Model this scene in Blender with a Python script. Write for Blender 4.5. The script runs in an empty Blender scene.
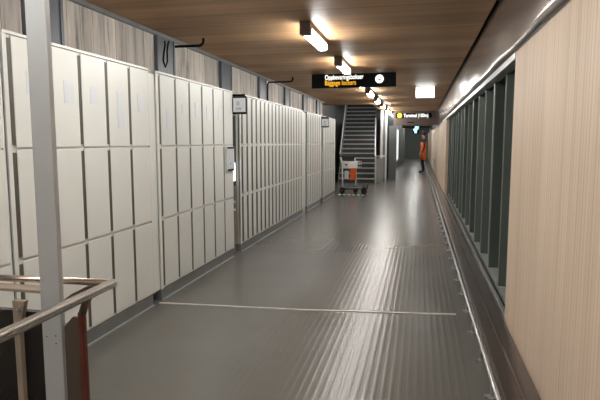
import bpy, bmesh, math, random
from mathutils import Vector, Matrix
random.seed(7)
sc = bpy.context.scene
COL = sc.collection
PI = math.pi

# ------------------------------------------------------------------ materials
def nmat(name):
    m = bpy.data.materials.new(name); m.use_nodes = True
    nt = m.node_tree
    return m, nt, nt.nodes, nt.links, nt.nodes['Principled BSDF']

def pmat(name, col, rough=.5, metal=0., var=.06, scale=6., bump=0., bscale=60., spec=None, stretch=(1, 1, 1)):
    """plain procedural surface: noise-mottled colour, optional noise bump"""
    m, nt, N, L, b = nmat(name)
    tc = N.new('ShaderNodeTexCoord'); mp = N.new('ShaderNodeMapping'); mp.inputs['Scale'].default_value = stretch
    L.new(tc.outputs['Object'], mp.inputs['Vector'])
    nz = N.new('ShaderNodeTexNoise'); nz.inputs['Scale'].default_value = scale; nz.inputs['Detail'].default_value = 4
    L.new(mp.outputs[0], nz.inputs['Vector'])
    r = N.new('ShaderNodeValToRGB')
    a = [max(0, c * (1 - var)) for c in col]; c2 = [min(1, c * (1 + var)) for c in col]
    r.color_ramp.elements[0].position = .3; r.color_ramp.elements[1].position = .7
    r.color_ramp.elements[0].color = (*a, 1); r.color_ramp.elements[1].color = (*c2, 1)
    L.new(nz.outputs['Fac'], r.inputs[0]); L.new(r.outputs[0], b.inputs['Base Color'])
    b.inputs['Roughness'].default_value = rough; b.inputs['Metallic'].default_value = metal
    if spec is not None: b.inputs['Specular IOR Level'].default_value = spec
    if bump:
        n2 = N.new('ShaderNodeTexNoise'); n2.inputs['Scale'].default_value = bscale
        L.new(mp.outputs[0], n2.inputs['Vector'])
        bp = N.new('ShaderNodeBump'); bp.inputs['Strength'].default_value = bump; bp.inputs['Distance'].default_value = .01
        L.new(n2.outputs['Fac'], bp.inputs['Height']); L.new(bp.outputs[0], b.inputs['Normal'])
    return m

def emat(name, col, strength):
    m, nt, N, L, b = nmat(name)
    b.inputs['Base Color'].default_value = (*[min(.8, c) for c in col], 1)
    b.inputs['Emission Color'].default_value = (*col, 1); b.inputs['Emission Strength'].default_value = strength
    b.inputs['Roughness'].default_value = .4
    return m

def stripes(name, axis, stops, fine=(80, 1.2), rough=.5, groove=0., gscale=30., patch=.35, plank=0., spec=.3, gdark=.75):
    """grain running perpendicular to `axis` direction of variation (0=x,1=y,2=z): noise very fine along `axis`"""
    m, nt, N, L, b = nmat(name)
    tc = N.new('ShaderNodeTexCoord'); mp = N.new('ShaderNodeMapping')
    s = [fine[1]] * 3; s[axis] = fine[0]; mp.inputs['Scale'].default_value = s
    L.new(tc.outputs['Object'], mp.inputs['Vector'])
    nz = N.new('ShaderNodeTexNoise'); nz.inputs['Scale'].default_value = 1; nz.inputs['Detail'].default_value = 5; nz.inputs['Roughness'].default_value = .6
    L.new(mp.outputs[0], nz.inputs['Vector'])
    mp2 = N.new('ShaderNodeMapping'); s2 = [.5] * 3; s2[axis] = 4.; mp2.inputs['Scale'].default_value = s2
    L.new(tc.outputs['Object'], mp2.inputs['Vector'])
    n2 = N.new('ShaderNodeTexNoise'); n2.inputs['Scale'].default_value = 1; n2.inputs['Detail'].default_value = 2
    L.new(mp2.outputs[0], n2.inputs['Vector'])
    mx = N.new('ShaderNodeMix'); mx.data_type = 'FLOAT'; mx.inputs[0].default_value = patch
    L.new(nz.outputs['Fac'], mx.inputs[2]); L.new(n2.outputs['Fac'], mx.inputs[3])
    r = N.new('ShaderNodeValToRGB'); el = r.color_ramp.elements
    el[0].position = stops[0][0]; el[0].color = (*stops[0][1], 1)
    el[1].position = stops[-1][0]; el[1].color = (*stops[-1][1], 1)
    for p, c in stops[1:-1]:
        e = el.new(p); e.color = (*c, 1)
    L.new(mx.outputs[0], r.inputs[0])
    last = r.outputs[0]
    sx = N.new('ShaderNodeSeparateXYZ'); L.new(tc.outputs['Object'], sx.inputs[0])
    if plank:
        # board-by-board tone and a thin dark joint
        d = N.new('ShaderNodeMath'); d.operation = 'DIVIDE'; d.inputs[1].default_value = plank; L.new(sx.outputs[axis], d.inputs[0])
        fl = N.new('ShaderNodeMath'); fl.operation = 'FLOOR'; L.new(d.outputs[0], fl.inputs[0])
        wn = N.new('ShaderNodeTexWhiteNoise'); wn.noise_dimensions = '1D'; L.new(fl.outputs[0], wn.inputs['W'])
        mr = N.new('ShaderNodeMapRange'); mr.inputs[3].default_value = .72; mr.inputs[4].default_value = 1.12
        L.new(wn.outputs['Value'], mr.inputs[0])
        fr = N.new('ShaderNodeMath'); fr.operation = 'FRACT'; L.new(d.outputs[0], fr.inputs[0])
        gt = N.new('ShaderNodeMath'); gt.operation = 'GREATER_THAN'; gt.inputs[1].default_value = .006 / plank; L.new(fr.outputs[0], gt.inputs[0])
        m2 = N.new('ShaderNodeMapRange'); m2.inputs[3].default_value = .45; m2.inputs[4].default_value = 1; L.new(gt.outputs[0], m2.inputs[0])
        mu = N.new('ShaderNodeMath'); mu.operation = 'MULTIPLY'; L.new(mr.outputs[0], mu.inputs[0]); L.new(m2.outputs[0], mu.inputs[1])
        hs = N.new('ShaderNodeVectorMath'); hs.operation = 'SCALE'; L.new(last, hs.inputs[0]); L.new(mu.outputs[0], hs.inputs['Scale'])
        last = hs.outputs[0]
    if groove:
        d = N.new('ShaderNodeMath'); d.operation = 'MULTIPLY'; d.inputs[1].default_value = gscale; L.new(sx.outputs[axis], d.inputs[0])
        fr = N.new('ShaderNodeMath'); fr.operation = 'FRACT'; L.new(d.outputs[0], fr.inputs[0])
        gt = N.new('ShaderNodeMath'); gt.operation = 'GREATER_THAN'; gt.inputs[1].default_value = .16; L.new(fr.outputs[0], gt.inputs[0])
        bp = N.new('ShaderNodeBump'); bp.inputs['Strength'].default_value = groove; bp.inputs['Distance'].default_value = .004
        L.new(gt.outputs[0], bp.inputs['Height']); L.new(bp.outputs[0], b.inputs['Normal'])
        m2 = N.new('ShaderNodeMapRange'); m2.inputs[3].default_value = gdark; m2.inputs[4].default_value = 1; L.new(gt.outputs[0], m2.inputs[0])
        hs = N.new('ShaderNodeVectorMath'); hs.operation = 'SCALE'; L.new(last, hs.inputs[0]); L.new(m2.outputs[0], hs.inputs['Scale'])
        last = hs.outputs[0]
    L.new(last, b.inputs['Base Color'])
    b.inputs['Roughness'].default_value = rough; b.inputs['Specular IOR Level'].default_value = spec
    return m

M = {}
M['locker'] = pmat('locker_enamel', (.755, .775, .745), .26, var=.02, scale=3, bump=.04, bscale=9, spec=.5)
M['shade'] = pmat('slot_shade', (.095, .088, .072), .5, var=.1)  # shade of the gaps between locker doors, as a dark colour
M['carcass'] = pmat('locker_carcass', (.66, .65, .60), .5, var=.04)
M['notice'] = pmat('notice_paper', (.64, .67, .70), .45, var=.03, scale=20)
M['print'] = pmat('notice_print', (.42, .45, .5), .6)
M['plinth'] = pmat('plinth_grey', (.17, .18, .185), .4, var=.1)
M['steel_grey'] = pmat('grey_painted_steel', (.53, .57, .59), .42, var=.05, scale=2, spec=.5)
M['dark_steel'] = pmat('dark_steel', (.105, .12, .14), .4, var=.2, scale=3, stretch=(1, 6, 1))
M['brushed'] = pmat('brushed_steel', (.62, .56, .50), .26, 1., var=.08, scale=8)
M['alu'] = pmat('aluminium', (.66, .66, .66), .32, 1., var=.05)
M['chrome_dark'] = pmat('dark_polished_steel', (.13, .105, .095), .2, .6, var=.25, scale=3, bump=.08, bscale=12, stretch=(1, .3, 1))
M['brown'] = pmat('bronze_brown_plate', (.12, .095, .075), .45, .2, var=.1)
M['red_edge'] = pmat('red_brown_edge', (.14, .04, .025), .45, var=.15)
M['black'] = pmat('black_paint', (.005, .005, .006), .6, var=.2, spec=.08)
M['black_board'] = pmat('black_board', (.02, .018, .016), .25, var=.3, scale=3)
M['beige_plate'] = pmat('beige_plate', (.36, .30, .24), .45, var=.1)
M['fin'] = pmat('fin_green_grey', (.12, .15, .132), .36, var=.15, scale=2, stretch=(1, 1, .3), spec=.5)
M['fin_edge'] = pmat('fin_edge', (.42, .44, .42), .3, .6, var=.08)
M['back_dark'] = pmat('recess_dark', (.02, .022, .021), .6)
M['ledge'] = pmat('ledge_grey', (.33, .35, .33), .5)
M['rubber'] = pmat('black_rubber', (.02, .02, .02), .6)
M['orange'] = pmat('orange_board', (.85, .13, .02), .4, var=.05)
M['white_paint'] = pmat('white_paint', (.75, .76, .76), .4, var=.03)
M['step'] = pmat('step_dark', (.04, .042, .042), .4, var=.15)
M['nosing'] = pmat('step_nosing', (.42, .43, .42), .35, .1, var=.1)
M['wall_green'] = pmat('far_wall_greengrey', (.17, .20, .19), .5, var=.05)
M['pillar'] = pmat('pillar_grey', (.10, .11, .11), .5)
M['wall_grey'] = pmat('stair_wall_grey', (.24, .25, .25), .55, var=.1)
M['bulk'] = pmat('bulkhead_brown', (.085, .06, .05), .4, var=.1)
M['cap'] = pmat('lamp_cap', (.16, .13, .11), .4, var=.1)
M['glass_dark'] = pmat('dark_glass', (.03, .045, .045), .12, 0, var=.1)
M['strip'] = pmat('pale_joint_strip', (.60, .59, .54), .4, var=.1, scale=30)
M['tube'] = emat('lamp_diffuser', (1., .98, .945), 17.)
M['exit'] = emat('sign_lit_white', (.93, 1., .97), 1.6)
M['letter_w'] = emat('sign_letters_white', (1., .98, .92), .42)
M['letter_y'] = emat('sign_letters_yellow', (1., .46, .012), .27)
M['sym_y'] = emat('sign_symbol_yellow', (1., .75, .02), .26)
M['screen'] = emat('screen_lit', (.9, .95, 1.), .4)
M['bluesign'] = emat('sign_lit_blue', (.35, .78, .95), .25)
M['poster'] = emat('panel_lit', (.86, .95, .98), .16)
M['skin'] = pmat('skin', (.42, .25, .18), .55)
M['cloth'] = pmat('dark_cloth', (.018, .02, .024), .8)
M['hivis'] = pmat('orange_cloth', (.95, .20, .04), .6)
M['hair'] = pmat('dark_hair', (.015, .012, .01), .6)

# ceiling veneer: boards run across the corridor (vary along y)
M['ceil'] = stripes('ceiling_veneer', 1, [(.3, (.25, .135, .058)), (.5, (.40, .235, .115)), (.72, (.50, .31, .16))], fine=(26, .5), rough=.5, patch=.35, plank=.42, spec=.3)
M['clad'] = stripes('pale_oak_cladding', 1, [(.3, (.52, .40, .29)), (.5, (.70, .56, .43)), (.7, (.80, .66, .53))], fine=(70, .35), rough=.5, groove=.5, gscale=24, patch=.3, spec=.25, gdark=.80)

def concrete():
    m, nt, N, L, b = nmat('board_formed_concrete')
    tc = N.new('ShaderNodeTexCoord')
    mp = N.new('ShaderNodeMapping'); mp.inputs['Scale'].default_value = (1, 9, .9); L.new(tc.outputs['Object'], mp.inputs[0])
    nz = N.new('ShaderNodeTexNoise'); nz.inputs['Scale'].default_value = 1.3; nz.inputs['Detail'].default_value = 6; nz.inputs['Roughness'].default_value = .65
    L.new(mp.outputs[0], nz.inputs['Vector'])
    r = N.new('ShaderNodeValToRGB'); el = r.color_ramp.elements
    el[0].position = .30; el[0].color = (.20, .195, .19, 1); el[1].position = .62; el[1].color = (.72, .68, .62, 1)
    e = el.new(.43); e.color = (.52, .485, .44, 1)
    L.new(nz.outputs['Fac'], r.inputs[0])
    sx = N.new('ShaderNodeSeparateXYZ'); L.new(tc.outputs['Object'], sx.inputs[0])
    d = N.new('ShaderNodeMath'); d.operation = 'DIVIDE'; d.inputs[1].default_value = .17; L.new(sx.outputs[1], d.inputs[0])
    fl = N.new('ShaderNodeMath'); fl.operation = 'FLOOR'; L.new(d.outputs[0], fl.inputs[0])
    wn = N.new('ShaderNodeTexWhiteNoise'); wn.noise_dimensions = '1D'; L.new(fl.outputs[0], wn.inputs['W'])
    mr = N.new('ShaderNodeMapRange'); mr.inputs[3].default_value = .62; mr.inputs[4].default_value = 1.15; L.new(wn.outputs['Value'], mr.inputs[0])
    fr = N.new('ShaderNodeMath'); fr.operation = 'FRACT'; L.new(d.outputs[0], fr.inputs[0])
    gt = N.new('ShaderNodeMath'); gt.operation = 'GREATER_THAN'; gt.inputs[1].default_value = .05; L.new(fr.outputs[0], gt.inputs[0])
    m2 = N.new('ShaderNodeMapRange'); m2.inputs[3].default_value = .6; m2.inputs[4].default_value = 1; L.new(gt.outputs[0], m2.inputs[0])
    mu = N.new('ShaderNodeMath'); mu.operation = 'MULTIPLY'; L.new(mr.outputs[0], mu.inputs[0]); L.new(m2.outputs[0], mu.inputs[1])
    hs = N.new('ShaderNodeVectorMath'); hs.operation = 'SCALE'; L.new(r.outputs[0], hs.inputs[0]); L.new(mu.outputs[0], hs.inputs['Scale'])
    L.new(hs.outputs[0], b.inputs['Base Color'])
    bp = N.new('ShaderNodeBump'); bp.inputs['Strength'].default_value = .5; bp.inputs['Distance'].default_value = .01
    L.new(nz.outputs['Fac'], bp.inputs['Height']); L.new(bp.outputs[0], b.inputs['Normal'])
    b.inputs['Roughness'].default_value = .85
    return m
M['concrete'] = concrete()

def fascia_mat():
    m, nt, N, L, b = nmat('polished_fascia')
    tc = N.new('ShaderNodeTexCoord'); mp = N.new('ShaderNodeMapping'); mp.inputs['Scale'].default_value = (1, .8, 2.2); L.new(tc.outputs['Object'], mp.inputs[0])
    nz = N.new('ShaderNodeTexNoise'); nz.inputs['Scale'].default_value = 1.6; nz.inputs['Detail'].default_value = 1.5; L.new(mp.outputs[0], nz.inputs['Vector'])
    bp = N.new('ShaderNodeBump'); bp.inputs['Strength'].default_value = .25; bp.inputs['Distance'].default_value = .04
    L.new(nz.outputs['Fac'], bp.inputs['Height']); L.new(bp.outputs[0], b.inputs['Normal'])
    b.inputs['Base Color'].default_value = (.50, .45, .42, 1); b.inputs['Metallic'].default_value = 1; b.inputs['Roughness'].default_value = .2
    return m
M['fascia'] = fascia_mat()

def floor_mat():
    m, nt, N, L, b = nmat('grey_rubber_floor')
    tc = N.new('ShaderNodeTexCoord')
    nz = N.new('ShaderNodeTexNoise'); nz.inputs['Scale'].default_value = 1.1; nz.inputs['Detail'].default_value = 5; L.new(tc.outputs['Object'], nz.inputs['Vector'])
    r = N.new('ShaderNodeValToRGB'); el = r.color_ramp.elements
    el[0].position = .35; el[0].color = (.126, .125, .115, 1); el[1].position = .68; el[1].color = (.144, .143, .133, 1)
    L.new(nz.outputs['Fac'], r.inputs[0]); L.new(r.outputs[0], b.inputs['Base Color'])
    b.inputs['Roughness'].default_value = .26; b.inputs['Specular IOR Level'].default_value = .45
    return m
M['floor'] = floor_mat()

# ------------------------------------------------------------------ mesh helpers
class MB:
    def __init__(s): s.bm = bmesh.new()
    def box(s, x0, x1, y0, y1, z0, z1, bev=0., rot=None):
        r = bmesh.ops.create_cube(s.bm, size=1.)
        vs = r['verts']
        for v in vs:
            v.co = Vector((x0 + (v.co.x + .5) * (x1 - x0), y0 + (v.co.y + .5) * (y1 - y0), z0 + (v.co.z + .5) * (z1 - z0)))
        if bev:
            es = list({e for v in vs for e in v.link_edges})
            q = bmesh.ops.bevel(s.bm, geom=es, offset=bev, segments=2, affect='EDGES', profile=.6)
            vs = list({v for f in q['faces'] for v in f.verts} | {v for v in vs if v.is_valid})
        if rot is not None:
            for v in vs: v.co = rot @ v.co
        return s
    def prism(s, pts, axis, a0, a1):
        """2D outline pts extruded along axis"""
        def P(u, w, a):
            return {0: (a, u, w), 1: (u, a, w), 2: (u, w, a)}[axis]
        A = [s.bm.verts.new(P(u, w, a0)) for u, w in pts]; B = [s.bm.verts.new(P(u, w, a1)) for u, w in pts]
        s.bm.faces.new(A); s.bm.faces.new(B[::-1])
        n = len(pts)
        for i in range(n): s.bm.faces.new((A[i], B[i], B[(i + 1) % n], A[(i + 1) % n]))
        bmesh.ops.recalc_face_normals(s.bm, faces=s.bm.faces[:])
        return s
    def tube(s, path, r, seg=12, caps=True):
        path = [Vector(p) for p in path]; n = len(path); rings = []
        up = None
        for i, p in enumerate(path):
            t = ((path[min(i + 1, n - 1)] - path[max(i - 1, 0)])).normalized()
            if up is None:
                up = Vector((0, 0, 1)) if abs(t.z) < .9 else Vector((1, 0, 0))
            a = t.cross(up).normalized(); b_ = a.cross(t).normalized(); up = b_
            rr = r[i] if isinstance(r, (list, tuple)) else r
            rings.append([s.bm.verts.new(p + rr * (math.cos(2 * PI * k / seg) * a + math.sin(2 * PI * k / seg) * b_)) for k in range(seg)])
        for i in range(n - 1):
            for k in range(seg):
                s.bm.faces.new((rings[i][k], rings[i][(k + 1) % seg], rings[i + 1][(k + 1) % seg], rings[i + 1][k]))
        if caps:
            s.bm.faces.new(rings[0][::-1]); s.bm.faces.new(rings[-1])
        bmesh.ops.recalc_face_normals(s.bm, faces=s.bm.faces[:])
        return s
    def ell(s, c, rx, ry, rz, u=16, v=10):
        r = bmesh.ops.create_uvsphere(s.bm, u_segments=u, v_segments=v, radius=1)
        for q in r['verts']: q.co = Vector((c[0] + q.co.x * rx, c[1] + q.co.y * ry, c[2] + q.co.z * rz))
        return s
    def mesh(s, name, mat, smooth=False):
        me = bpy.data.meshes.new(name); s.bm.to_mesh(me); s.bm.free()
        if mat: me.materials.append(mat)
        if smooth:
            for p in me.polygons: p.use_smooth = True
        return me
    def build(s, name, mat, parent=None, smooth=False):
        return put(name, s.mesh(name, mat, smooth), parent)

def put(name, me, parent=None):
    o = bpy.data.objects.new(name, me); COL.objects.link(o)
    if parent: o.parent = parent
    return o
def tag(o, label, cat, group=None):
    o['label'] = label; o['category'] = cat
    if group: o['group'] = group
    return o
def struct(o):
    o['kind'] = 'structure'; return o
def thing(name, label, cat, loc=(0, 0, 0), rz=0, group=None):
    o = bpy.data.objects.new(name, None); COL.objects.link(o)
    o.location = loc; o.rotation_euler = (0, 0, rz); o.empty_display_size = .1
    return tag(o, label, cat, group)
def copy_tree(o, parent=None):
    c = o.copy(); COL.objects.link(c)
    if parent: c.parent = parent
    for ch in list(o.children): copy_tree(ch, c)
    return c
def arc(c, r, a0, a1, n, plane='xy'):
    out = []
    for i in range(n + 1):
        a = a0 + (a1 - a0) * i / n
        u, w = r * math.cos(a), r * math.sin(a)
        out.append({'xy': (c[0] + u, c[1] + w, c[2]), 'xz': (c[0] + u, c[1], c[2] + w), 'yz': (c[0], c[1] + u, c[2] + w)}[plane])
    return out
def text_part(name, body, size, mat, parent, loc, rot, width=1., depth=.004, bold=.012):
    cu = bpy.data.curves.new('txt', 'FONT'); cu.body = body; cu.size = size; cu.extrude = depth; cu.offset = bold * size
    t = bpy.data.objects.new('txt', cu); COL.objects.link(t)
    bpy.context.view_layer.update()
    me = bpy.data.meshes.new_from_object(t.evaluated_get(bpy.context.evaluated_depsgraph_get()))
    bpy.data.objects.remove(t); bpy.data.curves.remove(cu)
    me.materials.clear(); me.materials.append(mat)
    xs_ = [v.co.x for v in me.vertices]; sx = width / (max(xs_) - min(xs_))
    Mx = Matrix.Translation(loc) @ rot @ Matrix.Diagonal((sx, 1, 1, 1))
    me.transform(Mx)
    return put(name, me, parent)
FACE = Matrix.Rotation(PI / 2, 4, 'X')      # text lying in XY -> upright, readable from -Y

# ------------------------------------------------------------------ the setting
ZC = 2.53
YB = -3.2
# floor with raised ribs along the middle
b = MB()
xs = [(-3.6, 0.)]
x = -1.22
while x < .30:
    xs += [(x, 0.), (x + .008, .0005), (x + .020, .0005), (x + .028, 0.)]
    x += .047
xs += [(1.35, 0.)]
for y0, y1 in ((YB, 20.0), (20.0, 47.2)):
    prof = xs if y0 < 0 else [(-3.6, 0.), (1.35, 0.)]
    A = [b.bm.verts.new((u, y0, w)) for u, w in prof]; B = [b.bm.verts.new((u, y1, w)) for u, w in prof]
    for i in range(len(prof) - 1): b.bm.faces.new((A[i], A[i + 1], B[i + 1], B[i]))
    lo = [b.bm.verts.new(p) for p in ((-3.6, y0, -.1), (1.35, y0, -.1), (1.35, y1, -.1), (-3.6, y1, -.1))]
    b.bm.faces.new(lo[::-1])
struct(b.build('floor', M['floor']))
b = MB().prism([(-2.19, 4.115), (-.95, 4.20), (.32, 4.36), (.32, 4.384), (-.95, 4.224), (-2.19, 4.139)], 2, .0005, .0055)
struct(b.build('trim_1', M['strip']))
b = MB()
for k in range(6):
    b.box(-2.10 + k * .125, -2.03 + k * .125, 13.93, 14.07, .0004, .003)
struct(b.build('trim_2', M['white_paint']))

b = MB().box(-2.7, .57, YB, 15.0, ZC, ZC + .15).box(-3.5, .57, 15.0, 16.4, ZC, ZC + .15).box(-1.42, .57, 16.4, 20.0, ZC, ZC + .15)
struct(b.build('ceiling', M['ceil']))
struct(MB().box(-1.40, .74, 20.0, 40.0, 2.70, 2.80).box(-1.40, .74, 40.0, 40.3, 2.40, 2.70).box(-1.40, .74, 40.0, 47.2, 2.70, 2.80).build('ceiling_far', M['bulk']))  # raised height and beam keep the added lamps out of view
struct(MB().box(.56, .80, YB, 30.2, ZC + .14, ZC + .22).build('added_gap_cap', M['back_dark']))  # added unseen cap, blocks outside light above the fascia gap
struct(MB().box(-2.9, -2.7, YB, 15.0, 0, 2.7).build('wall_left', M['concrete']))
struct(MB().box(-3.7, -3.5, 15.0, 26, 0, 5.6).build('wall_stair', M['wall_grey']))
struct(MB().box(-3.5, -2.7, 14.9, 15.0, 0, 5.6).build('wall_stair_return', M['wall_grey']))
struct(MB().box(-2.9, 1.4, YB - .2, YB, 0, 2.7).build('wall_back', M['wall_grey']))
struct(MB().box(-2.705, -2.66, YB, 15.0, ZC - .035, ZC).build('trim_3', M['plinth']))
# right side: cladding, recess with fins, polished fascia above
b = MB().box(.65, .72, YB, 4.10, .015, 2.036)
struct(b.build('wall_right', M['clad']))
b = MB()
for y0, y1 in ((14.15, 16.2), (16.27, 19.15), (19.23, 22.7), (22.8, 27.9), (28.0, 33.), (33.1, 38), (38.1, 47)):
    b.box(.65, .72, y0, y1, .02, 1.984 if y1 < 30 else 2.1)
struct(b.build('wall_right_far', M['clad']))
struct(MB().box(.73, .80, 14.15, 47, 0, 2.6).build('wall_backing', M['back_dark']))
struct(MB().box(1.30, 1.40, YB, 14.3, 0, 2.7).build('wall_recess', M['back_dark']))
struct(MB().box(.735, 1.30, YB, 14.15, .0, .085).build('trim_4', M['ledge']))
struct(MB().box(.655, .685, 4.115, 14.14, .0, .10, .004).build('trim_5', M['fin_edge']))
# polished sheet: bellies out between its supports and sweeps forward at its lower edge
b = MB(); ny = 420; nz = 8; G = []
for i in range(ny + 1):
    y = YB + (30 - YB) * i / ny; row = []
    for k in range(nz + 1):
        u = -.24 + 1.24 * k / nz
        row.append(b.bm.verts.new((.606 + .040 * max(0, u) ** 2 * (1 if u > 0 else 0) + .010 * math.sin(2 * PI * y / 1.9 + .6) * math.sin(PI * max(0, min(1, u))), y, ZC - .495 * u)))
    G.append(row)
for i in range(ny):
    for k in range(nz): b.bm.faces.new((G[i][k], G[i + 1][k], G[i + 1][k + 1], G[i][k + 1]))
o = struct(b.build('trim_6', M['fascia'], None, True))
sd = o.modifiers.new('th', 'SOLIDIFY'); sd.thickness = .004; sd.offset = 0
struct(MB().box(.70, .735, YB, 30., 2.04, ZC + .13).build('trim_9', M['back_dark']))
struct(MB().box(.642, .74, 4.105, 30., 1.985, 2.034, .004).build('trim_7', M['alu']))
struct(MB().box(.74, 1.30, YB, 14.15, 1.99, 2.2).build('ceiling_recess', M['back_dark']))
# dark floor duct between guard rail and cladding
b = MB().prism([(.46, 0), (.46, .045), (.475, .055), (.55, .062), (.553, .07), (.565, .07), (.568, .062), (.63, .07), (.645, .07), (.645, 0)], 1, YB, 46.9)
struct(b.build('baseboard_right', M['chrome_dark']))
# stair hall shell
struct(MB().box(-3.5, -1.3, 24.6, 24.8, 0, 5.6).build('wall_stair_end', M['wall_grey']))
struct(MB().box(-1.42, -1.30, 16.4, 24.6, ZC + .16, 5.6).build('wall_stair_side', M['wall_grey']))
struct(MB().box(-3.6, -1.3, 14.9, 24.8, 5.6, 5.7).build('ceiling_stair', M['wall_grey']))
struct(MB().box(-2.7, -1.42, 16.25, 16.4, ZC + .16, 5.6).box(-2.7, -2.69, 15.0, 16.4, ZC + .16, 5.6).build('wall_stair_front', M['wall_grey']))
struct(MB().box(-1.40, -1.25, 20.15, 24.6, 0, 2.5).build('wall_stair_low', M['wall_grey']))
# far corridor
struct(MB().box(-1.35, 1.4, 47.0, 47.2, 0, 2.6).build('wall_end', M['wall_green']))
struct(MB().box(-1.45, -1.25, 24.6, 47.0, 0, 2.6).build('wall_left_far', M['wall_green']))
struct(MB().box(-1.25, -.95, 20.16, 20.2, 0, 2.46).build('window_1', M['glass_dark']))
b = MB().box(-.97, .64, 20.0, 20.12, 2.0, 2.53)
struct(b.build('wall_bulkhead', M['bulk']))
struct(MB().box(-1.12, -.85, 20.0, 20.14, 0, 1.99, .01).build('pillar', M['pillar']))

# ------------------------------------------------------------------ lockers
XF = -2.2
def locker_bank(y0, y1, cols, label, notices=(), first_frame=.03, skip=()):
    t = thing('locker_bank', label, 'lockers', (XF, y0, 0), 0, 'banks of luggage lockers along the concrete wall')
    w = y1 - y0
    MB().box(-.37, -.012, 0, w, .10, 2.0).build('carcass', M['carcass'], t)
    # outer frame standing flush with the doors
    b = MB().box(-.03, .002, 0, w, 1.985, 2.003, .003).box(-.03, .0, 0, first_frame, .10, 1.985, .002).box(-.03, .0, w - .012, w, .10, 1.985, .002)
    b.build('frame', M['locker'], t)
    MB().box(-.36, -.006, .0, w - .02, 0, .10).build('plinth', M['plinth'], t)
    MB().box(-.0055, .010, .0, w - .02, 0.0005, .009).build('floor_seal', M['ledge'], t)
    pitch = (w - first_frame - .012) / cols
    gap = .036 if pitch > .28 else .074
    dw = pitch - gap; zs = [(.110, .720), (.734, 1.356), (1.368, 1.980)]
    dm = {}; gm = {}
    for r, (z0, z1) in enumerate(zs):
        bb = MB().box(-.0115, 0., 0, dw, 0, z1 - z0, .004)
        dm[r] = bb.mesh('door', M['locker'])
        gm[r] = MB().box(-.0115, -.002, -gap + .002, -.002, .015, z1 - z0 - .015).mesh('slot_shade', M['shade'])  # flush dark strip painting the shade in the door gap
    for c in range(cols):
        for r, (z0, z1) in enumerate(zs):
            if (c, r) in skip: continue
            d = put('door', dm[r], t)
            d.location = (0, first_frame + gap + c * pitch, z0)
            put('slot_shade', gm[r], d)
            for (cc, dy, za, zb, ww) in notices:
                if r == 2 and cc == c:
                    n = MB().box(.0002, .002, dy, dy + ww, za - z0, zb - z0).build('notice', M['notice'], d)
    return t, first_frame, pitch, gap, dw

WORDS = {}
# bank before the frame edge, the five-column bank, then the rest down the corridor
locker_bank(.92, 2.475, 5, 'cream luggage locker bank cut off by the picture edge, behind the steel guard rail')
locker_bank(2.495, 4.075, 5, 'cream luggage locker bank standing behind the tall grey post and guard rail',
            notices=((0, .10, 1.67, 1.80, .085), (1, .12, 1.645, 1.785, .095), (2, .09, 1.66, 1.78, .09), (3, .11, 1.50, 1.775, .085), (4, .10, 1.635, 1.785, .09)))
fp = MB().box(-2.55, -2.215, 4.08, 4.20, .10, 1.97).build('filler_panel', M['locker'])
MB().box(-2.55, -2.40, 4.085, 4.195, .0, .10).build('recessed_foot', M['black'], fp)
tag(fp, 'narrow plain cream filler panel between the first two whole locker banks', 'panel')
t2, ff, pit, gp, dw2 = locker_bank(4.205, 6.09, 6, 'cream luggage locker bank with the small payment keypad on its last column',
            notices=((0, .10, 1.515, 1.69, .085), (1, .11, 1.66, 1.75, .08), (2, .11, 1.64, 1.79, .10), (3, .10, 1.63, 1.78, .09), (4, .12, 1.645, 1.78, .10)), first_frame=.035)
# payment keypad on the last column
yk = ff + gp + 5 * pit + .02
kp = MB().box(.004, .02, yk, yk + .25, 1.06, 1.345, .003).build('keypad_panel', M['notice'], t2)
for z in (1.322, 1.062): MB().box(.0205, .024, yk + .02, yk + .23, z, z + .02).build('dark_band', M['black'], kp)
MB().box(.0205, .023, yk + .10, yk + .13, 1.13, 1.16).build('button', M['print'], kp)
locker_bank(6.36, 10.06, 18, 'long cream locker bank of narrow doors beyond the first payment terminal', first_frame=.04)
tag(MB().box(-2.55, -2.235, 10.07, 10.43, .0, 1.97).build('filler_panel', M['locker']), 'plain cream filler panel just past the long bank of narrow doors', 'panel')
locker_bank(10.44, 11.98, 6, 'short cream locker bank between the narrow doors and the second payment terminal', first_frame=.05)
locker_bank(12.22, 14.02, 7, 'last cream locker bank, beside the luggage trolley and stairs', first_frame=.03)

def terminal(y0, y1, label, arm):
    t = thing('payment_terminal', label, 'terminal', (XF, y0, 0), 0, 'payment terminals between the locker banks')
    w = y1 - y0
    MB().box(-.34, -.04, .005, w - .005, 0, .86).box(-.34, -.05, .005, w - .005, 1.72, 2.0).build('cabinet', M['brushed'], t)
    MB().box(-.34, -.05, .012, w - .012, .86, 1.72).build('glass_front', M['glass_dark'], t)
    MB().box(-.05, -.042, .04, w - .06, .915, 1.145).build('lit_screen', M['screen'], t)
    for z in (.66, .56):
        MB().tube([(-.04, w * .45, z), (-.025, w * .45, z)], .014, 12).build('lock', M['alu'], t)
    # small monitor on a bracket turned towards the walkway
    m = MB().box(.006, .18, -.03, .0, 1.73, 1.94, .006).build('monitor', M['black'], t)
    MB().box(.02, .172, -.034, -.031, 1.755, 1.92).build('monitor_face', M['notice'], m)
    MB().box(.05, .12, -.036, -.0345, 1.775, 1.81).box(.06, .10, -.036, -.0345, 1.83, 1.88).build('pictogram', M['print'], m)
    MB().tube([(-.06, .04, 1.96), (.02, .0, 1.955), (.16, -.012, 1.955)], .012, 8).build('bracket', M['black'], t)
    return t
terminal(6.10, 6.35, 'steel payment terminal with lit screen and small monitor before the narrow locker doors', 0)
terminal(11.99, 12.21, 'distant payment terminal with small monitor, between the last two locker banks', 0)

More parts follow.
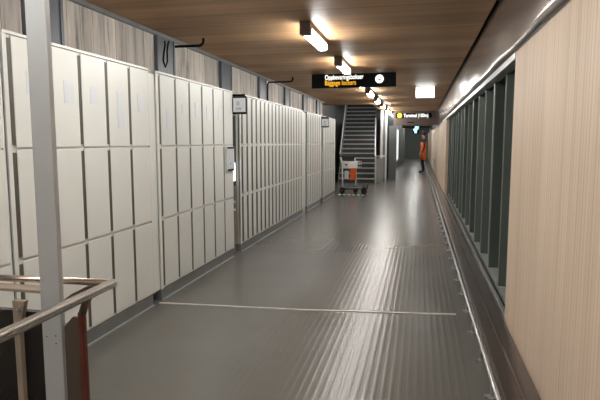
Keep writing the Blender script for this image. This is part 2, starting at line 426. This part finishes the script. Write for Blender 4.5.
# steel columns in front of the concrete
ords = ['second', 'third', 'fourth', 'fifth', 'sixth']
for k, y in enumerate((3.25, 5.13, 6.95, 8.72, 10.47, 12.2, 13.85)):
    lab = ['dark steel column behind the tall grey post, above the lockers',
           'dark steel column above the filler panel, beside a bent pipe',
           'dark steel column above the lockers by the keypad and first payment terminal',
           'dark steel column above the narrow lockers, just before the second bent pipe',
           'dark steel column above the far end of the narrow locker bank',
           'dark steel column above the last locker bank, nearly at the stairs',
           'dark steel column where the concrete wall ends by the stairs'][k]
    b = MB().box(-2.698, -2.655, y, y + .38, .0, ZC - .04, .004).box(-2.654, -2.645, y + .35, y + .38, .0, ZC - .04)
    tag(b.build('steel_column', M['dark_steel']), lab, 'column', 'steel columns along the concrete wall')
# bent pipes to the ceiling
for y, x1, lab in ((5.58, -2.34, 'thin dark bent pipe from the concrete to the wooden ceiling over the keypad bank'),
                   (9.2, -2.2, 'thin dark bent pipe from the concrete to the ceiling over the narrow lockers')):
    z = 2.452
    P = [(-2.69, y, z - .10 if y > 8 else z), (-2.66, y, z)] if y < 8 else [(-2.66, y, 2.02), (-2.66, y, z - .03), (-2.64, y, z)]
    P += [(x1 - .05, y, z)] + arc((x1 - .05, y, z + .05), .05, -PI / 2, 0, 5, 'xz') + [(x1, y, ZC - .001)]
    tag(MB().tube(P, .014, 10).build('ceiling_pipe', M['black'], smooth=True), lab, 'pipe')
# hanging cable loop by the second column
P = [(-2.56, 5.10, 2.42), (-2.55, 5.09, 2.38), (-2.545, 5.05, 2.30), (-2.55, 5.04, 2.22), (-2.55, 5.08, 2.16), (-2.55, 5.13, 2.22), (-2.55, 5.13, 2.32), (-2.56, 5.17, 2.40), (-2.57, 5.215, 2.44)]
tag(MB().tube(P, .009, 8).build('hanging_cable', M['black'], smooth=True), 'dark cable loop hanging on the concrete above the filler panel', 'cable')

# ------------------------------------------------------------------ ceiling lamps
LX = -1.08
lamp = thing('ceiling_lamp', '', 'lamp', (LX, 0, ZC), 0, 'white tube lamps in a row on the wooden ceiling')
MB().box(-.052, .052, 0, .10, -.125, 0, .008).box(-.047, .047, .10, .95, -.0545, 0).box(-.05, .05, .95, .98, -.105, 0, .006).build('housing', M['cap'], lamp)
b = MB().prism([(-.046, -.055), (-.046, -.100), (-.036, -.118), (.036, -.118), (.046, -.100), (.046, -.055)], 1, .102, .948)
b.build('diffuser', M['tube'], lamp)
lam = [(5.0, 'big white tube lamp furthest out from the black lockers sign on the wooden ceiling'),
       (7.1, 'white tube lamp directly this side of the black lockers sign'),
       (9.2, 'white tube lamp hidden right behind the black lockers sign'),
       (11.3, 'white tube lamp showing just under the black lockers sign'),
       (13.4, 'second white tube lamp showing under the black lockers sign'),
       (15.5, 'third white tube lamp under the black lockers sign, in front of the stairs'),
       (17.6, 'fourth white tube lamp under the lockers sign, at the stair edge'),
       (19.0, 'last white tube lamp, beside the brown bulkhead of the terminal sign'),
       (2.75, 'tube lamp out of view before the first ceiling lamp'), (.8, 'tube lamp overhead at the camera'), (-1.3, 'tube lamp behind the camera')]
for i, (y, lab) in enumerate(lam):
    o = lamp if i == 0 else copy_tree(lamp)
    o.location = (LX - .002 * max(0, y - 5), y, ZC); o['label'] = lab
for i, (y, lab) in enumerate(((21.2, 'first added lamp, unseen behind the terminal bulkhead'), (23.6, 'second added lamp, unseen behind the terminal bulkhead, in the raised ceiling'), (28.5, 'added unseen lamp midway along the raised far ceiling'), (26., 'third added lamp, unseen behind the terminal bulkhead'), (31., 'fifth added unseen lamp in the raised ceiling of the far passage'), (36., 'sixth added unseen lamp in the raised ceiling of the far passage'), (41.3, 'added unseen lamp just behind the far ceiling beam'), (43.8, 'last added unseen lamp before the far end wall'))):  # added unseen lamps, brighten the far passage and end wall
    o = copy_tree(lamp); o.location = (-.3, y, 2.70); o['label'] = lab

o = copy_tree(lamp); o.location = (-2.05, 20.5, 5.599); o['label'] = 'added unseen lamp high above the staircase'  # added unseen lamp, brightens the stair shaft
# ------------------------------------------------------------------ signs
s = thing('hanging_sign', 'black hanging sign with white and yellow luggage lockers lettering and white disc', 'sign', (-1.105, 8.9, 2.425), math.radians(-1.5))
MB().box(-.70, .70, 0, .08, -.125, .10, .004).build('board', M['black'], s)
text_part('white_lettering', 'Oppbevaringsbokser', .112, M['letter_w'], s, (-.475, -.003, .010), FACE, .645, .002, .006)
text_part('yellow_lettering', 'Baggage lockers', .112, M['letter_y'], s, (-.475, -.003, -.082), FACE, .52, .002, .006)
d = MB().tube([(.435, -.004, .0), (.435, .004, .0)], .068, 28).build('disc', M['letter_w'], s)
MB().box(.413, .457, -.007, -.005, -.03, .006).tube(arc((.435, -.006, .006), .014, 0, PI, 8, 'xz'), .004, 6).build('padlock_symbol', M['print'], d)
for x in (-.6, .6):
    MB().tube([(x, .04, .095), (x, .04, .104)], .012, 8).build('hanger', M['black'], s)

s = thing('terminal_sign', 'lit terminal sign with yellow disc on the brown bulkhead', 'sign', (-.97, 19.99, 2.25))
MB().box(.08, 1.36, -.03, 0.009, .03, .20, .004).build('board', M['black'], s)
d = MB().tube([(.22, -.036, .115), (.22, -.03, .115)], .085, 28).build('disc', M['sym_y'], s)
MB().box(.21, .23, -.038, -.0365, .08, .15).build('arrow', M['black'], d)
text_part('lettering', 'Terminal (100m)', .175, M['letter_w'], s, (.36, -.032, .052), FACE, .88, .003, .012)
e = thing('exit_sign', 'small lit white box sign hanging under the wooden ceiling', 'sign', (.08, 11.3, 2.30))
MB().box(-.19, .19, .002, .07, -.005, .225, .004).build('housing', M['alu'], e)
MB().box(-.18, .18, -.004, .001, .005, .215).build('lit_face', M['exit'], e)
MB().tube([(.12, .035, .22), (.12, .035, .229)], .01, 8).tube([(-.12, .035, .22), (-.12, .035, .229)], .01, 8).build('hanger', M['black'], e)
s = thing('information_sign', 'small pale blue lit sign hanging in the far passage', 'sign', (-.23, 30, 2.06))
MB().box(-.17, .17, 0, .06, -.20, .20, .01).build('housing', M['black'], s)
MB().prism([(-.07, .19), (.16, .19), (.12, .02), (.05, -.02), (.05, -.18), (-.09, -.18), (-.09, -.06), (-.16, -.02), (-.15, .05), (-.06, .08)], 1, -.008, -.001).build('lit_face', M['bluesign'], s)
MB().tube([(0, .03, .19), (0, .03, .39)], .012, 8).build('hanger', M['black'], s)
s = thing('mounted_display', 'tall pale lit display panel on the wall past the terminal sign', 'display', (-1.25, 27.5, .35))
MB().box(.002, .05, 0, 3.6, 0, 1.75, .01).build('casing', M['alu'], s)
MB().box(.051, .055, .06, 3.5, .08, 1.70).build('lit_face', M['poster'], s)
tag(MB().box(-.48, -.22, 19.985, 19.998, 2.10, 2.125).build('vent_slot', M['black']), 'small dark slot in the brown bulkhead under the terminal sign', 'vent')

# ------------------------------------------------------------------ fins
ordn = ['first', 'second', 'third', 'fourth', 'fifth', 'sixth', 'seventh', 'eighth', 'ninth', 'tenth', 'eleventh', 'twelfth', 'thirteenth']
ang = [-6, 9, -3, -10, 7, -4, 6, -8, 5, -6, 6, -6, 5]
fin = thing('vertical_fin', '', 'fin', (0, 0, 0), 0, 'dark vertical fins between the two wood-clad stretches')
MB().box(.004, .52, -.022, .022, .0, 1.865, .003).build('blade', M['fin'], fin)
MB().box(-.004, .0035, -.012, .012, .0, 1.865).build('edge_strip', M['fin_edge'], fin)
MB().box(.15, .30, -.018, .018, -.034, -.0005).build('foot', M['ledge'], fin)
for k in range(13):
    o = fin if k == 0 else copy_tree(fin)
    o.location = (.712, 4.92 + .72 * k, .12); o.rotation_euler = (0, 0, math.radians(ang[k]))
    o['label'] = '%s dark green-grey vertical fin counting from the big pale wood panel' % ordn[k]

# guard rail along the floor edge
def rx(y): return .428 - .0035 * y
g = thing('guard_rail', 'low steel guard rail running along the floor edge below the wood panels', 'rail', (0, 0, 0))
P = [(rx(y), y, .10) for y in (-3.1, 0, 5, 10, 15, 20, 30, 45)]
MB().tube(P, .013, 10).build('rail', M['alu'], g, True)
y = -2.66; mm = None
foot = MB().tube([(0, 0, .004), (0, 0, .09)], .009, 8).tube([(0, 0, .0), (0, 0, .006)], .028, 12).box(-.035, .0, -.014, .014, .0, .007)
mm = foot.mesh('bracket', M['alu'])
while y < 32:
    o = put('bracket', mm, g); o.location = (rx(y), y, .0005); y += .51

# ------------------------------------------------------------------ grey post and guard railing by the lockers
p = thing('post', 'tall square blue-grey steel post rising to the ceiling inside the guard rail', 'post', (-1.185, 1.50, 0), math.radians(12.7))
MB().box(-.0325, .0325, -.015, .015, .008, ZC, .003).build('shaft', M['steel_grey'], p)
b = MB()
for x, z in ((-.018, .755), (.012, .757), (.012, .73)): b.tube([(x, -.0165, z), (x, -.0145, z)], .0022, 8)
b.build('screw', M['black'], p)
MB().box(-.036, .036, -.02, .02, 0, .008).build('base_plate', M['steel_grey'], p)
g = thing('guard_railing', 'brushed steel guard railing with brown end post in front of the first lockers', 'railing', (0, 0, 0))
r = .0155
A = [(-1.03, -1.5, .9), (-1.038, .6, .9), (-1.056, 1.655, .9)]
MB().tube(A, .0165, 16).build('handrail', M['brushed'], g, True)
MB().tube([(-1.06, 1.662, .898), (-2.15, 1.60, .898)], .012, 16).build('cross_rail', M['brushed'], g, True)
# end post: brown plate with chamfered top and red-brown edge
MB().prism([(-1.138, .0), (-1.138, .79), (-1.106, .825), (-1.084, .825), (-1.084, .0)], 1, 1.49, 1.502).build('end_plate', M['brown'], g)
MB().box(-1.083, -1.062, 1.485, 1.505, 0, .845, .004).build('post', M['red_edge'], g)
MB().tube([(-1.072, 1.495, .835), (-1.066, 1.50, .86), (-1.056, 1.51, .89)], .013, 10).build('saddle', M['brown'], g, True)
MB().box(-1.146, -1.09, 1.506, 1.512, .012, .80).build('infill_panel', M['steel_grey'], g)
MB().box(-2.15, -1.23, 1.575, 1.60, .02, .80).build('dark_board', M['black_board'], g)
MB().box(-2.15, -1.29, 1.60, 1.66, .860, .872, .003).build('ledge_plate', M['beige_plate'], g)
pb = MB().prism([(-1.382, 0.), (-1.388, .845), (-1.338, .845), (-1.364, .75), (-1.364, .0)], 1, 1.55, 1.57).build('post', M['beige_plate'], g)
MB().tube([(-1.358, 1.54, .82), (-1.358, 1.552, .82)], .008, 10).build('bolt', M['alu'], pb)
MB().tube([(-1.285, 1.66, .80), (-1.24, 1.68, .835), (-1.18, 1.675, .865), (-1.12, 1.668, .886)], .008, 10).build('lower_rail', M['brown'], g, True)

# ------------------------------------------------------------------ stairs
st = thing('staircase', 'dark staircase with pale step edges rising behind the luggage trolley', 'stairs', (-2.09, 18.1, 0), math.radians(4.5))
RISE, GO, HW = .168, .285, .60
for i in range(20):
    q = MB().box(-HW, HW, i * GO, (i + 1) * GO + .03, max(0, i * RISE - .12), (i + 1) * RISE - .006)
    q = q.build('step', M['step'], st)
    MB().box(-HW, HW, i * GO - .018, i * GO + .05, (i + 1) * RISE - .042, (i + 1) * RISE - .0, .004).build('nosing', M['nosing'], q)
sl = RISE / GO
MB().prism([(0, .0), (0, .16), (20 * GO, 20 * RISE + .16), (20 * GO, 20 * RISE - .2), (.3, .0)], 0, -HW - .022, -HW - .002).build('stringer', M['plinth'], st)
MB().prism([(0, .0), (0, .16), (20 * GO, 20 * RISE + .16), (20 * GO, 20 * RISE - .2), (.3, .0)], 0, HW + .002, HW + .022).build('stringer', M['plinth'], st)
MB().tube([(-HW + .03, .0, 1.0), (-HW + .03, 19 * GO, 1.0 + 19 * RISE)], .022, 10).build('handrail', M['white_paint'], st, True)
P = [(HW + .34, .12, .92), (HW + .05, .06, .92), (HW + .02, .10, .95), (HW + .01, 8 * GO, .95 + 8 * RISE)]
MB().tube(P, .024, 10).build('handrail', M['white_paint'], st, True)
MB().box(HW + .035, HW + .30, .10, .13, .02, .84, .005).box(HW + .27, HW + .30, .13, 1.2, .02, .84).build('side_panel', M['ledge'], st)
MB().box(HW + .03, HW + .06, .08, .11, .0, .92).build('newel', M['alu'], st)
w1 = tag(MB().box(-1.40, -1.315, 19.4, 19.5, 0, ZC - .002, .01).build('frame_post', M['white_paint']), 'bright white frame post beside the stairs', 'post')
w2 = tag(MB().box(-1.235, -1.175, 19.6, 19.68, 0, ZC - .002, .01).build('frame_post', M['white_paint']), 'second white frame post, between the stairs and the green-grey pillar', 'post')

# ------------------------------------------------------------------ luggage trolley
t = thing('luggage_trolley', 'airport luggage trolley with orange panel parked in front of the stairs', 'trolley', (-1.70, 14.35, 0), math.radians(-40))
# local: +x forward, y across
for sy in (-1, 1):
    MB().tube([(-.22, sy * .25, .11), (-.23, sy * .25, .5), (-.25, sy * .25, .86), (-.31, sy * .25, .99)], .02, 10).build('upright', M['white_paint'], t, True)
    MB().tube([(-.24, sy * .25, .12), (.10, sy * .20, .15), (.38, sy * .09, .17)], .02, 10).build('side_rail', M['rubber'], t, True)
MB().tube([(-.31, -.27, .99), (-.33, -.2, 1.0), (-.33, .2, 1.0), (-.31, .27, .99)], .024, 10).build('handle', M['rubber'], t, True)
b = MB().tube([(.36, -.12, .17), (.44, 0, .20), (.36, .12, .17)], .018, 8).tube([(.38, -.09, .17), (.44, -.07, .27), (.44, .07, .27), (.38, .09, .17)], .016, 8)
b.build('front_bumper', M['rubber'], t, True)
b = MB()
for k in range(5): b.tube([(-.2, -.2 + .1 * k, .15), (.34, -.10 + .05 * k, .175)], .009, 6)
b.build('platform', M['alu'], t, True)
# basket
b = MB()
for z in (.72, .80, .88):
    b.tube([(-.24, -.24, z), (.02, -.22, z), (.02, .22, z), (-.24, .24, z)], .007, 6)
for k in range(7):
    yy = -.21 + .07 * k; b.tube([(-.22, yy, .72), (.02, yy, .72), (.02, yy, .88)], .005, 6)
b.build('basket', M['alu'], t, True)
bp = MB().box(-.215, .03, -.252, -.232, .70, .88, .004).box(.024, .034, -.24, .06, .70, .88, .003).build('basket_panel', M['white_paint'], t)
MB().box(-.12, -.04, -.2545, -.2525, .77, .815).build('badge', M['red_edge'], bp)
MB().box(-.205, -.190, -.0, .23, .36, .68, .004).build('orange_panel', M['orange'], t)
MB().box(-.205, -.192, -.20, -.05, .40, .62, .004).build('grey_panel', M['steel_grey'], t)
def wheel(x, y):
    w = MB().tube([(x, y - .024, .088), (x, y + .024, .088)], .088, 18).build('wheel', M['rubber'], t)
    MB().tube([(x, y - .028, .088), (x, y + .028, .088)], .03, 12).build('hub', M['alu'], w)
    MB().box(x - .02, x + .02, y - .034, y - .027, .06, .17).box(x - .02, x + .02, y + .027, y + .034, .06, .17).box(x - .025, x + .025, y - .034, y + .034, .15, .172).build('fork', M['rubber'], w)
wheel(-.23, -.25); wheel(-.23, .25); wheel(.36, 0)
MB().box(-.40, -.24, -.22, .22, .93, 1.03, .02).build('handle_console', M['rubber'], t)

# ------------------------------------------------------------------ person
pr = thing('person', 'person in dark clothes and long orange vest standing by the far wood cladding', 'person', (.155, 24.9, 0), math.radians(98))
pr.scale = (1.03, 1.03, 1.03)
J = [  # joints: co, radius, parent
    ((0, 0, .96), .135, -1),      # 0 pelvis
    ((0, .01, 1.15), .125, 0),    # 1 waist
    ((0, .0, 1.35), .145, 1),     # 2 chest
    ((0, -.01, 1.50), .085, 2),   # 3 neck base
    ((0, .0, 1.58), .058, 3),     # 4 neck
    ((0, .02, 1.68), .088, 4),    # 5 head
    ((0, .02, 1.775), .070, 5),   # 6 crown
]
def chain(par, pts):
    for c, r in pts:
        J.append((c, r, par)); par = len(J) - 1
    return par
HANDS = []
for s_ in (-1, 1):
    chain(0, [((s_ * .10, 0, .90), .098), ((s_ * .105, .02, .70), .085), ((s_ * .105, .025, .50), .062), ((s_ * .11, .0, .30), .056), ((s_ * .115, -.02, .09), .042), ((s_ * .125, .10, .04), .038), ((s_ * .13, .17, .032), .03)])
    w = chain(2, [((s_ * .17, 0, 1.44), .066), ((s_ * .22, -.01, 1.28), .052), ((s_ * .235, -.01, 1.14), .043), ((s_ * .24, .05, .98), .036), ((s_ * .235, .09, .88), .028), ((s_ * .232, .11, .82), .030)])
    for k, (dx, L_) in enumerate(((-.022, .075), (-.007, .085), (.008, .08), (.022, .065))):
        chain(w, [((s_ * .230, .115 + dx, .785), .009), ((s_ * .226, .12 + dx, .785 - L_ * .5), .0085), ((s_ * .215, .125 + dx, .785 - L_), .008)])
    chain(w, [((s_ * .222, .145, .80), .010), ((s_ * .21, .16, .765), .009)])
me = bpy.data.meshes.new('body')
me.from_pydata([j[0] for j in J], [(i, j[2]) for i, j in enumerate(J) if j[2] >= 0], [])
body = put('body', me, pr)
md = body.modifiers.new('skin', 'SKIN'); md.use_smooth_shade = True
for i, j in enumerate(J):
    v = me.skin_vertices[0].data[i]; v.radius = (j[1], j[1] * (.62 if i in (0, 1, 2) else 1)); v.use_root = (i == 0)
body.modifiers.new('sub', 'SUBSURF').levels = 1; body.modifiers['sub'].render_levels = 1
bpy.context.view_layer.update()
me2 = bpy.data.meshes.new_from_object(body.evaluated_get(bpy.context.evaluated_depsgraph_get()))
body.modifiers.clear(); body.data = me2; me2.name = 'body'
me2.materials.clear(); me2.materials.append(M['cloth']); me2.materials.append(M['skin'])
for f in me2.polygons:
    c = f.center; f.material_index = 1 if (c.z > 1.54 or (abs(c.x) > .17 and c.z < .90)) else 0
    f.use_smooth = True
hair = MB().ell((0, 0, 1.745), .105, .115, .115); 
hair = hair.build('hair', M['hair'], pr, True)
MB().ell((-.035, .108, 1.70), .012, .008, .008, 8, 6).ell((.035, .108, 1.70), .012, .008, .008, 8, 6).build('eyes', M['hair'], pr)
# long open vest: elliptical shell
b = MB(); rings = []
for z, ax, ay in ((.58, .19, .115), (.80, .19, .115), (1.0, .185, .11), (1.2, .175, .11), (1.34, .18, .11)):
    rings.append([b.bm.verts.new((ax * math.sin(a), ay * math.cos(a), z)) for a in [math.radians(14 + (332) * k / 22) for k in range(23)]])
for i in range(len(rings) - 1):
    for k in range(22): b.bm.faces.new((rings[i][k], rings[i][k + 1], rings[i + 1][k + 1], rings[i + 1][k]))
v = b.build('vest', M['hivis'], pr, True)
sd = v.modifiers.new('th', 'SOLIDIFY'); sd.thickness = .012

# ------------------------------------------------------------------ world, camera, view
w = bpy.data.worlds.new('World'); sc.world = w; w.use_nodes = True
w.node_tree.nodes['Background'].inputs[0].default_value = (.9, .95, 1, 1)
w.node_tree.nodes['Background'].inputs[1].default_value = .05
cam = bpy.data.cameras.new('Camera'); co = bpy.data.objects.new('Camera', cam); COL.objects.link(co)
f = 530.; th = math.atan(58 / f); ps = math.atan(120 / f * math.cos(th))
cam.sensor_width = 36; cam.lens = f / 600 * 36; cam.clip_start = .02; cam.clip_end = 200
co.location = (0, 0, 1.4); co.rotation_euler = (PI / 2 - th, 0, ps)
sc.camera = co
vs = sc.view_settings
vs.view_transform = 'Standard'; vs.look = 'None'; vs.gamma = 1; vs.use_curve_mapping = False; vs.exposure = 1.95
sc.cycles.max_bounces = 8; sc.cycles.diffuse_bounces = 5; sc.cycles.glossy_bounces = 5
sc.cycles.sample_clamp_indirect = 4
